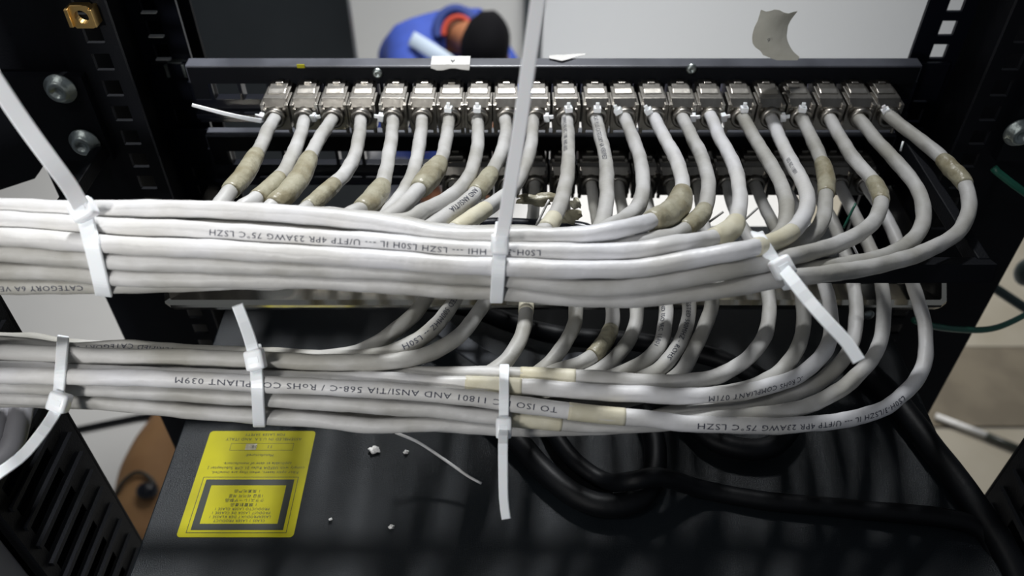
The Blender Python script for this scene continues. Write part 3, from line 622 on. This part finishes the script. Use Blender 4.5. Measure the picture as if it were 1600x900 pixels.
# ================================================================== DEVICE, its label and what lies on it
ZD = H - .38
dv = empty('rack_device', (.0265, .28, ZD - .044), 'large black textured metal device under the lower bundle with a yellow label', 'device')
loc_obj(MB().box(-.187, .240, .10, .4737, ZD - .088, ZD), 'chassis', 'device', dv, .0008)
st_ = empty('warning_label', (-.1405, .2555, ZD), 'yellow laser safety sticker with black frame stuck on the black device', 'label')
def flat_poly(pts, z0, z1): 
    q = MB(); n = len(pts); q.add([(x, y, z0) for x, y in pts] + [(x, y, z1) for x, y in pts], [tuple(range(n - 1, -1, -1)), tuple(range(n, 2 * n))] + [(i, (i + 1) % n, (i + 1) % n + n, i + n) for i in range(n)]); return q
def rrect(xa, xb, ya, yb_, r, k=5):
    out = []
    for cx, cy, a0 in ((xb - r, yb_ - r, 0), (xa + r, yb_ - r, 90), (xa + r, ya + r, 180), (xb - r, ya + r, 270)):
        for i in range(k + 1): t = math.radians(a0 + 90 * i / k); out.append((cx + r * math.cos(t), cy + r * math.sin(t)))
    return out
loc_obj(flat_poly(rrect(-.1703, -.1108, .2222, .2888, .002), ZD, ZD + .0002), 'yellow_sheet', 'yellow', st_)
def ringp(xa, xb, ya, yb_, t, z): 
    q = MB()
    q.box(xa, xb, ya, ya + t, ZD, z); q.box(xa, xb, yb_ - t, yb_, ZD, z); q.box(xa, xa + t, ya + t, yb_ - t, ZD, z); q.box(xb - t, xb, ya + t, yb_ - t, ZD, z); return q
loc_obj(ringp(-.1640, -.1168, .2262, .2565, .0036, ZD + .00026), 'black_frame', 'labelframe', st_)
loc_obj(ringp(-.1660, -.1148, .2245, .2582, .0003, ZD + .00026), 'thin_frame_line', 'labelframe', st_)
loc_obj(ringp(-.1565, -.1215, .2755, .2803, .0002, ZD + .00026), 'date_box', 'labelframe', st_)
loc_obj(MB().box(-.1480, -.1420, .2759, .2799, ZD, ZD + .00024), 'date_patch', 'tape', st_)
def label_text(body, xc, yc, size):
    V, Fc = text_flat(body, size)
    if not len(V): return
    V = V.copy(); V[:, 0] -= (V[:, 0].min() + V[:, 0].max()) / 2; V[:, 1] -= (V[:, 1].min() + V[:, 1].max()) / 2
    q = MB().add([(xc - a, yc - b, ZD + .0003) for a, b, _ in V], Fc)
    q.v = [(v[0] - st_.location[0], v[1] - st_.location[1], v[2] - st_.location[2]) for v in q.v]
    mesh('lettering', q.v, q.f, 'labelframe', st_, False)
for body, y, s in (('CLASS 1 LASER PRODUCT', .2315, .0021), ('LASERPRODUKT DER KLASSE 1', .2338, .0021), ('PRODUIT LASER DE CLASSE 1', .2361, .0021), ('PRODUCTO LASER CLASE 1', .2384, .0021),
                   ('1 類雷射產品', .2409, .0023), ('クラス1レーザ製品', .2436, .0023), ('1등급 레이저 제품', .2463, .0023), ('1 类激光产品', .2492, .0023),
                   ('Fiber optic lasers, when they are installed,', .2612, .0024), ('comply with USFDA Rules 21 CFR Subchapter J', .2641, .0024), ('applicable at date of manufacture.', .2670, .0024),
                   ('Manufactured:', .2722, .0024), ('11     08', .2779, .0030), ('ASSEMBLED IN U.S.A. AND ITALY', .2830, .0026), ('FOR LASER SAFETY', .2862, .0024)):
    label_text(body, -.1405 if y < .26 else -.1390, y, s)
def dcable(name, pts, r, mat, label, cat='cable', group=None, seg=14):
    P = [PZ(a, b, z) if len((a, b, z)) == 3 and z < 0 else PD(a, b, z) for a, b, z in pts]; P = resample(catmull(P, 8), .004)
    return tag(MB().tube(P, r, seg).build(name, mat, None, smooth=True), label, cat, group)
z0 = -.38 + .0072
dcable('power_cable', [(700, 590, z0), (760, 640, z0), (810, 690, z0), (850, 735, z0), (900, 775, z0), (950, 790, z0), (1000, 778, z0), (1022, 735, z0), (1020, 680, z0), (990, 620, z0), (930, 560, z0)], .0062, 'rubber', 'thick black power cable in the outer loop on the device')
dcable('power_cable', [(840, 620, z0), (868, 680, z0), (900, 722, z0), (945, 752, z0), (985, 752, -.38 + .0205), (1030, 745, -.38 + .0205), (1100, 765, z0 - .002), (1200, 783, z0 - .003), (1330, 795, z0 - .003), (1520, 820, z0 - .003), (1560, 900, z0 - .02), (1600, 980, z0 - .08)], .0048, 'rubber', 'thick black power cable in the inner loop trailing right')
dcable('power_cable', [(640, 470, -.372), (730, 480, -.372), (800, 505, -.372), (880, 525, -.372), (1000, 535, -.372), (1120, 560, -.372), (1200, 600, -.372), (1240, 650, -.372), (1200, 700, -.372), (1120, 690, -.372), (1060, 640, -.372)], .0060, 'rubber', 'black power cable behind the lower cables, between the two bundles')
dcable('power_cable', [(1330, 560, -.373), (1385, 610, -.373), (1430, 665, -.373), (1458, 703, -.373), (1486, 738, -.373), (1520, 785, -.374), (1570, 862, -.378), (1600, 930, -.385)], .0070, 'rubber', 'thick black cable along the right edge of the device')
P = resample(catmull([PZ(680, 500, -.362), PZ(725, 540, -.362), PZ(775, 572, -.362), PZ(830, 605, -.362)], 8), .004)
V, Fc = ribbon(P, np.array([0, 0, 1.]), .0125, .0015); tag(mesh('strap', V, Fc, 'greystrap', None, False), 'dark grey flat strap crossing behind the lower cables', 'strap')
P = resample(catmull([PZ(820, 618, -.3715), PZ(860, 578, -.3715), PZ(905, 560, -.3715), PZ(950, 575, -.3715)], 8), .004)
V, Fc = ribbon(P, np.array([0, 0, 1.]), .010, .0015); tag(mesh('strap', V, Fc, 'greystrap', None, False), 'short dark grey strap end under the taped lower cable', 'strap')
tag(MB().tube(resample(catmull([PD(735, 362, .46), PD(760, 352, .465), PD(830, 353, .47), PD(905, 357, .47), PD(930, 368, .465)], 8), .004), .0042, 12).build('black_hose', 'gloss', None, smooth=True), 'glossy black cable lying across behind the middle cable tie', 'cable')
tag(MB().tube(resample(catmull([PZ(618, 676, -.348), PZ(655, 692, -.355), PZ(700, 722, -.362), PZ(730, 743, -.366), PZ(752, 755, -.3705)], 8), .003), .0008, 8).build('thin_wire', 'sheath', None, smooth=True), 'thin white wire end dangling below the lower bundle', 'wire')
# ------------------------------------------------------------------ small wires and scraps
def wire(name, pts, r, mat, label, cat='wire', group=None):
    return tag(MB().tube(resample(catmull([PD(*p) for p in pts], 8), .003), r, 8).build(name, mat, None, smooth=True), label, cat, group)
wire('green_wire', [(1428, 500, .52), (1450, 508, .53), (1490, 514, .54), (1540, 515, .55), (1580, 503, .56), (1640, 470, .58)], .0021, 'green', 'green wire running from the tray to the right edge of the picture')
wire('green_wire', [(1552, 262, .462), (1560, 270, .462), (1600, 300, .462), (1650, 330, .47)], .0022, 'green', 'short green wire on the black upright at right')
wire('grey_green_cord', [(1540, 440, .9), (1562, 455, .9), (1600, 480, .9), (1650, 510, .9)], .0055, 'greengrey', 'dark grey-green cord against the pale floor at right edge', 'cord')
blb = blob('dark_foot', PD(1606, 425, .95), (.014, .014, .018), 'greengrey'); tag(blb, 'dark rounded foot at the right edge beside the black upright', 'foot')
wire('tie_bristle', [(958, 352, .40), (980, 334, .40)], .0006, 'sheath_dirty_dim', 'thin grey cut tie end left of the fat taped bend', 'tie end')
wire('tie_bristle', [(1108, 347, .43), (1130, 331, .43)], .0006, 'sheath_dirty_dim', 'thin grey cut tie end beside the fifteenth upper cable', 'tie end')
wire('tie_bristle', [(1163, 344, .44), (1184, 325, .44)], .0006, 'sheath_dirty_dim', 'thin grey cut tie end right of the sixteenth upper cable', 'tie end')
wire('tie_bristle', [(1318, 356, .44), (1337, 318, .44)], .0007, 'green', 'thin greenish cut tie end inside the twentieth cable loop', 'tie end')
wire('tie_bristle', [(1330, 378, .42), (1342, 402, .42)], .0007, 'sheath', 'pale cut tie end under the twentieth upper cable', 'tie end')
wire('tie_bristle', [(838, 352, .40), (858, 312, .40)], .0006, 'sheath', 'pale thread hanging left of the eleventh upper cable', 'thread')
wire('tie_bristle', [(1407, 236, .47), (1411, 221, .47)], .0006, 'nylon', 'tiny white thread on the black upright right of the jacks', 'thread')
def crumple(name, px, py, d, sx, sy, mat, label, seed, cat='tape scrap'):
    r_ = np.random.RandomState(seed); ph = r_.uniform(0, 6, 6)
    fn = lambda v: 1 + .22 * math.sin(5 * v.x + ph[0] + 3 * v.z) + .18 * math.sin(7 * v.y - 4 * v.x + ph[1]) + .12 * math.sin(13 * v.z + 6 * v.x + ph[2])
    o = blob(name, (0, 0, 0), (sx, .0035, sy), mat, None, 24, fn); o.matrix_world = Matrix.Translation(Vector(PD(px, py, d))) @ Matrix.Rotation(-TH, 4, 'X'); return tag(o, label, cat)
crumple('crumpled_tape', 838, 312, .43, .0095, .0030, 'tape', 'crumpled brownish tape left of the eleventh upper cable', 1)
crumple('crumpled_tape', 888, 338, .43, .0055, .0036, 'tape', 'crumpled tape tuft right of the eleventh upper cable', 2)
crumple('crumpled_tape', 742, 322, .45, .0045, .0035, 'paper', 'white crumpled bit behind the tenth upper cable', 3)
crumple('crumpled_tape', 900, 318, .42, .0025, .0025, 'tape_pale', 'small curled pale tape end beside the eleventh upper cable', 4)
for i, (sx, sy, s_, lab) in enumerate(((585, 703, .0028, 'largest white paper crumb on the black device'), (635, 706, .0014, 'small grey crumb right of the largest white crumb'), (612, 823, .0014, 'small white crumb near the bottom of the device'),
                                  (517, 811, .0008, 'tiny crumb right of the yellow label on the device'))):
    o = crumple('paper_crumb', sx, sy, 1, s_, s_ * .8, 'paper', lab, 10 + i, 'crumb'); o.matrix_world = Matrix.Translation(Vector(PZ(sx, sy, -.38 + s_ * .45))) @ Matrix.Diagonal((1, 1, .35, 1)) @ Matrix.Rotation(-.9, 4, 'X')
wire('cut_tie_end', [(517, 552, .472), (526, 558, .472)], .0011, 'nylon', 'small white cut tie end on the device above the lower bundle', 'tie end')
# torn tapes on the top beam
def sheet(name, fnxyz, outline, mat, th, label, cat='paper', nrm=(0, -.7, .7)):
    """outline polygon in px turned into a thin solid by fnxyz"""
    P = np.array([fnxyz(*p) for p in outline]); N = np.array(nrm) * th; n = len(P)
    v = np.vstack([P, P + N]); f = [tuple(range(n)), tuple(range(2 * n - 1, n - 1, -1))] + [(i, i + n, (i + 1) % n + n, (i + 1) % n) for i in range(n)]
    return tag(MB().add(v, f).build(name, mat, None), label, cat)
def on_beam(px, py):          # lies on the top, folds over the front face
    p = PZ(px, py, -.2428)
    return p if p[1] > .4560 else PY(px, py, .4556)
def torn_tape(outline_top, outline_bot, label, mat='paper'):
    v = []; f = []; n = len(outline_top)
    rows = []
    for (xt, yt), (xb, yb_) in zip(outline_top, outline_bot):
        edge = to_px(np.array([[PZ(xt, 102, -.243)[0], .4553, H - .2424]]))[0][1]
        col = [PZ(xt, yt, -.2418), np.array([PZ(xt, yt, -.2418)[0] * .98 + .02 * PZ(xb, 102, -.2418)[0], .4556, H - .2420])]
        if yb_ > edge: col += [np.array([PY(xb, yb_, .4548)[0] * .3 + .7 * col[1][0], .4547, H - .2440]), PY(xb, yb_, .4546)]
        else: col[1] = PZ(xb, yb_, -.2418); col += [col[1] + np.array([0, -.0001, 0]), col[1] + np.array([0, -.0002, 0])]
        rows.append(col)
    V = np.array(rows).reshape(-1, 3); N = len(V); V2 = V + np.array([0, -.0002, .0003])
    f = [(i * 4 + j, i * 4 + j + 1, (i + 1) * 4 + j + 1, (i + 1) * 4 + j) for i in range(n - 1) for j in range(3)]
    f2 = [tuple(k + N for k in reversed(q)) for q in f]
    bd = [i * 4 for i in range(n)] + [(n - 1) * 4 + j for j in range(1, 4)] + [i * 4 + 3 for i in range(n - 2, -1, -1)] + [2, 1]
    f3 = [(bd[i], bd[(i + 1) % len(bd)], bd[(i + 1) % len(bd)] + N, bd[i] + N) for i in range(len(bd))]
    return tag(mesh('torn_tape', np.vstack([V, V2]), f + f2 + f3, mat, None, False), label, 'tape')
tt = torn_tape([(675, 88), (685, 88), (695, 88), (705, 88), (715, 88), (725, 88), (735, 88)], [(673, 104), (682, 110), (692, 110), (703, 106), (712, 107), (722, 109), (733, 110)], 'torn white tape folded over the upper panel beam, middle left')
mk = text_flat('A', .004)
V = np.array([PZ(711, 93, -.2413) + np.array([-a, -b * 1.2, 0]) for a, b, _ in mk[0]]); mesh('pen_mark', V, mk[1], 'greystrap', tt, False)
torn_tape([(858, 87), (868, 86), (880, 86), (892, 85), (905, 84), (915, 84)], [(858, 91), (868, 93), (878, 95), (890, 92), (903, 88), (914, 86)], 'thin torn white tape strip on the upper beam right of the middle tie')
# tall curled paper at right
nr = 14; rows = []
lf = [(1189, 15), (1187, 22), (1184, 32), (1179, 42), (1176, 52), (1175, 60), (1176, 68), (1180, 74), (1186, 78), (1190, 82), (1192, 86), (1200, 89), (1207, 92), (1214, 94)]
rg = [(1246, 20), (1240, 25), (1235, 32), (1231, 40), (1230, 48), (1229, 56), (1230, 62), (1232, 68), (1235, 74), (1239, 80), (1243, 84), (1247, 87), (1249, 89), (1246, 94)]
Yb = .4552
for i, (a, b) in enumerate(zip(lf, rg)):
    t = i / (nr - 1); row = []
    for j in range(9):
        u = j / 8; px = a[0] + (b[0] - a[0]) * u; py = a[1] + (b[1] - a[1]) * u + (2.5 * math.sin(u * 11) if i == 0 else 0)
        bow = .004 * math.sin(math.pi * u) + .010 * (1 - t) * (1 - u); row.append(PY(px, py, Yb - .0005 - bow * (1 - t)))
    rows.append(row)
V = np.array(rows).reshape(-1, 3); N = len(V); V2 = V + np.array([0, -.0003, .0001])
f = [(i * 9 + j, i * 9 + j + 1, (i + 1) * 9 + j + 1, (i + 1) * 9 + j) for i in range(nr - 1) for j in range(8)]
cur = tag(mesh('curled_tape', np.vstack([V, V2]), f + [tuple(k + N for k in reversed(q)) for q in f], 'papergrey', None), 'curled grey-beige tape standing up from the upper beam at right', 'tape')
mk = text_flat('9', .0035); V = np.array([PY(1198, 66, Yb - .010) + np.array([a, 0, b]) for a, b, _ in mk[0]]); mesh('pen_mark', V, mk[1], 'greystrap', cur, False)
# grey things at the lower left corner
dk = MB().prism([(.186, .05), (.209, .05), (.209, 1.9), (.186, 1.9)], -.252, -.2445).build('grey_duct', 'grey', None, .001); tag(dk, 'light grey cable duct strip in the bottom left corner beside the slotted post', 'duct')
wire('grey_cable', [(52, 590, .405), (36, 630, .392), (28, 665, .385), (14, 700, .38), (-40, 740, .375)], .0052, 'grey', 'grey cable hanging at the far left under the lower bundle, right one', 'cable')
wire('grey_cable', [(22, 590, .405), (4, 640, .39), (-14, 690, .38), (-60, 740, .375)], .0052, 'grey', 'grey cable hanging at the far left edge of the picture', 'cable')
# ================================================================== PERSON crouching beyond the rack
def skinned(name, verts, edges, mat, parent=None, sub=2, root=0):
    me = bpy.data.meshes.new(name); me.from_pydata([tuple(v[0]) for v in verts], edges, []); o = bpy.data.objects.new(name, me); COL.objects.link(o)
    md = o.modifiers.new('s', 'SKIN'); md.use_smooth_shade = True
    for i, v in enumerate(verts): me.skin_vertices[0].data[i].radius = v[1] if isinstance(v[1], tuple) else (v[1], v[1])
    me.skin_vertices[0].data[root].use_root = True
    ms = o.modifiers.new('d', 'SUBSURF'); ms.levels = sub; ms.render_levels = sub
    dg = bpy.context.evaluated_depsgraph_get(); dg.update(); m2 = bpy.data.meshes.new_from_object(o.evaluated_get(dg)); m2.name = name
    bpy.data.objects.remove(o); m2.materials.clear(); m2.materials.append(M[mat]); m2.polygons.foreach_set('use_smooth', [True] * len(m2.polygons))
    o = bpy.data.objects.new(name, m2); return link(o, parent)
g = lambda px, py, d: Vector(PD(px, py, d))
pel = g(640, 175, 2.95)
sk = {'pelvis': (pel, .13), 'waist': (g(652, 125, 2.90), .13), 'chest': (g(684, 78, 2.80), .165), 'neckb': (g(706, 52, 2.70), .075), 'neck': (g(725, 55, 2.64), .056), 'head0': (g(745, 66, 2.58), .070), 'head1': (g(766, 86, 2.52), .078), 'chin': (g(765, 118, 2.50), .05),
      'shl': (g(650, 84, 2.68), .100), 'ell': (g(640, 158, 2.50), .048), 'wrl': (g(715, 190, 2.40), .030), 'hdl': (g(735, 196, 2.39), .034),
      'shr': (g(738, 52, 2.88), .095), 'elr': (g(800, 130, 2.80), .048), 'wrr': (g(780, 200, 2.62), .030), 'hdr': (g(770, 214, 2.58), .034)}
def fl(px, d0): # point above the floor
    p = PD(px, 250, d0); return Vector(p)
pz = pel.copy()
sk['hipl'] = (pel + Vector((-.08, -.06, -.02)), .10); sk['knl'] = (g(672, 222, 2.62), .070); sk['anl'] = (Vector((g(668, 240, 2.9).x, 2.33, .09)), .042); sk['tol'] = (Vector((g(690, 240, 2.8).x, 2.14, .04)), .035)
sk['hipr'] = (pel + Vector((.10, .02, -.02)), .10); sk['knr'] = (g(748, 205, 2.78), .070); sk['anr'] = (Vector((g(735, 240, 3.0).x, 2.42, .09)), .042); sk['tor'] = (Vector((g(760, 240, 2.9).x, 2.26, .04)), .035)
E = [('pelvis', 'waist'), ('waist', 'chest'), ('chest', 'neckb'), ('neckb', 'neck'), ('neck', 'head0'), ('head0', 'head1'), ('head1', 'chin'), ('chest', 'shl'), ('shl', 'ell'), ('ell', 'wrl'), ('wrl', 'hdl'), ('chest', 'shr'), ('shr', 'elr'), ('elr', 'wrr'), ('wrr', 'hdr'),
     ('pelvis', 'hipl'), ('hipl', 'knl'), ('knl', 'anl'), ('anl', 'tol'), ('pelvis', 'hipr'), ('hipr', 'knr'), ('knr', 'anr'), ('anr', 'tor')]
def from_keys(keys, extra, name, mat, parent):
    ks = list(keys); vs = [(sk[k][0], sk[k][1] + extra) for k in ks]; es = [(ks.index(a), ks.index(b)) for a, b in E if a in ks and b in ks]
    return skinned(name, vs, es, mat, parent)
person = from_keys(sk.keys(), 0, 'person', 'skin', None); tag(person, 'person in blue work clothes crouching with bowed head beyond the rack', 'person')
from_keys([k for k in sk if k not in ('neck', 'head0', 'head1', 'chin', 'hdl', 'hdr', 'tol', 'tor')], .016, 'coverall', 'blue', person)
def pblob(name, c, rad, mat, rot=(0, 0, 0), fn=None):
    o = blob(name, (0, 0, 0), rad, mat, person, 28, fn); o.matrix_local = Matrix.Translation(c) @ Matrix.Rotation(rot[2], 4, 'Z') @ Matrix.Rotation(rot[1], 4, 'Y') @ Matrix.Rotation(rot[0], 4, 'X'); return o
pblob('hair', g(758, 72, 2.50), (.074, .100, .104), 'hair', (-.5, .25, 0), lambda d: 1 + .02 * math.sin(11 * d.x + 7 * d.z) + .015 * math.sin(17 * d.y))
def torus(name, c, R1, R2, r, mat, rot, arc=1.0, seg=40):
    P = np.array([(R1 * math.cos(t), R2 * math.sin(t), 0) for t in np.linspace(math.pi * .5 - math.pi * arc, math.pi * .5 + math.pi * arc, seg)]); V, Fc = tube_geo(P, r, 12, True, np.array([0, 0, 1.]))
    o = mesh(name, V, Fc, mat, person); o.matrix_local = Matrix.Translation(c) @ Matrix(rot).transposed().to_4x4(); return o
# collar ring faces the camera side: axes right, up, towards camera
Rm = (RT, UP, -FW)
torus('collar', g(712, 48, 2.60), .058, .066, .017, 'darkblue', Rm, .62)
torus('red_collar_lining', g(716, 52, 2.585), .045, .050, .009, 'red', Rm, .55)
for (nm, pts_, wd) in (('pale_stripe', [(643, 60, 2.53), (660, 70, 2.50), (680, 83, 2.48), (704, 99, 2.48)], .044),):
    P = resample(catmull([PD(*p) for p in pts_], 8), .01); V, Fc = ribbon(P, norm(C0 - P), wd, .006); mesh(nm, V, Fc, 'stripe', person, True)
# five fingers for each hand
for hn, wr in (('hdl', 'wrl'), ('hdr', 'wrr')):
    hp, wp = sk[hn][0], sk[wr][0]; dr = (hp - wp).normalized(); sd = dr.cross(Vector((0, 0, 1))).normalized()
    for i in range(5):
        a = (i - 2) * .016; ln = [.045, .07, .075, .07, .055][i]; b0 = hp + dr * (.02 if i else -.01) + sd * a
        skinned('finger', [(b0, .0095), (b0 + dr * ln * .5 + Vector((0, 0, -.006)), .0088), (b0 + dr * ln * .85 + Vector((0, 0, -.022)), .0075)], [(0, 1), (1, 2)], 'skin', person, 1)
for an, to in (('anl', 'tol'), ('anr', 'tor')):
    A, B = sk[an][0], sk[to][0]; skinned('shoe', [(A + Vector((0, .04, -.035)), .045), ((A + B) / 2 + Vector((0, 0, -.02)), .045), (B, .040)], [(0, 1), (1, 2)], 'rubber', person, 1)
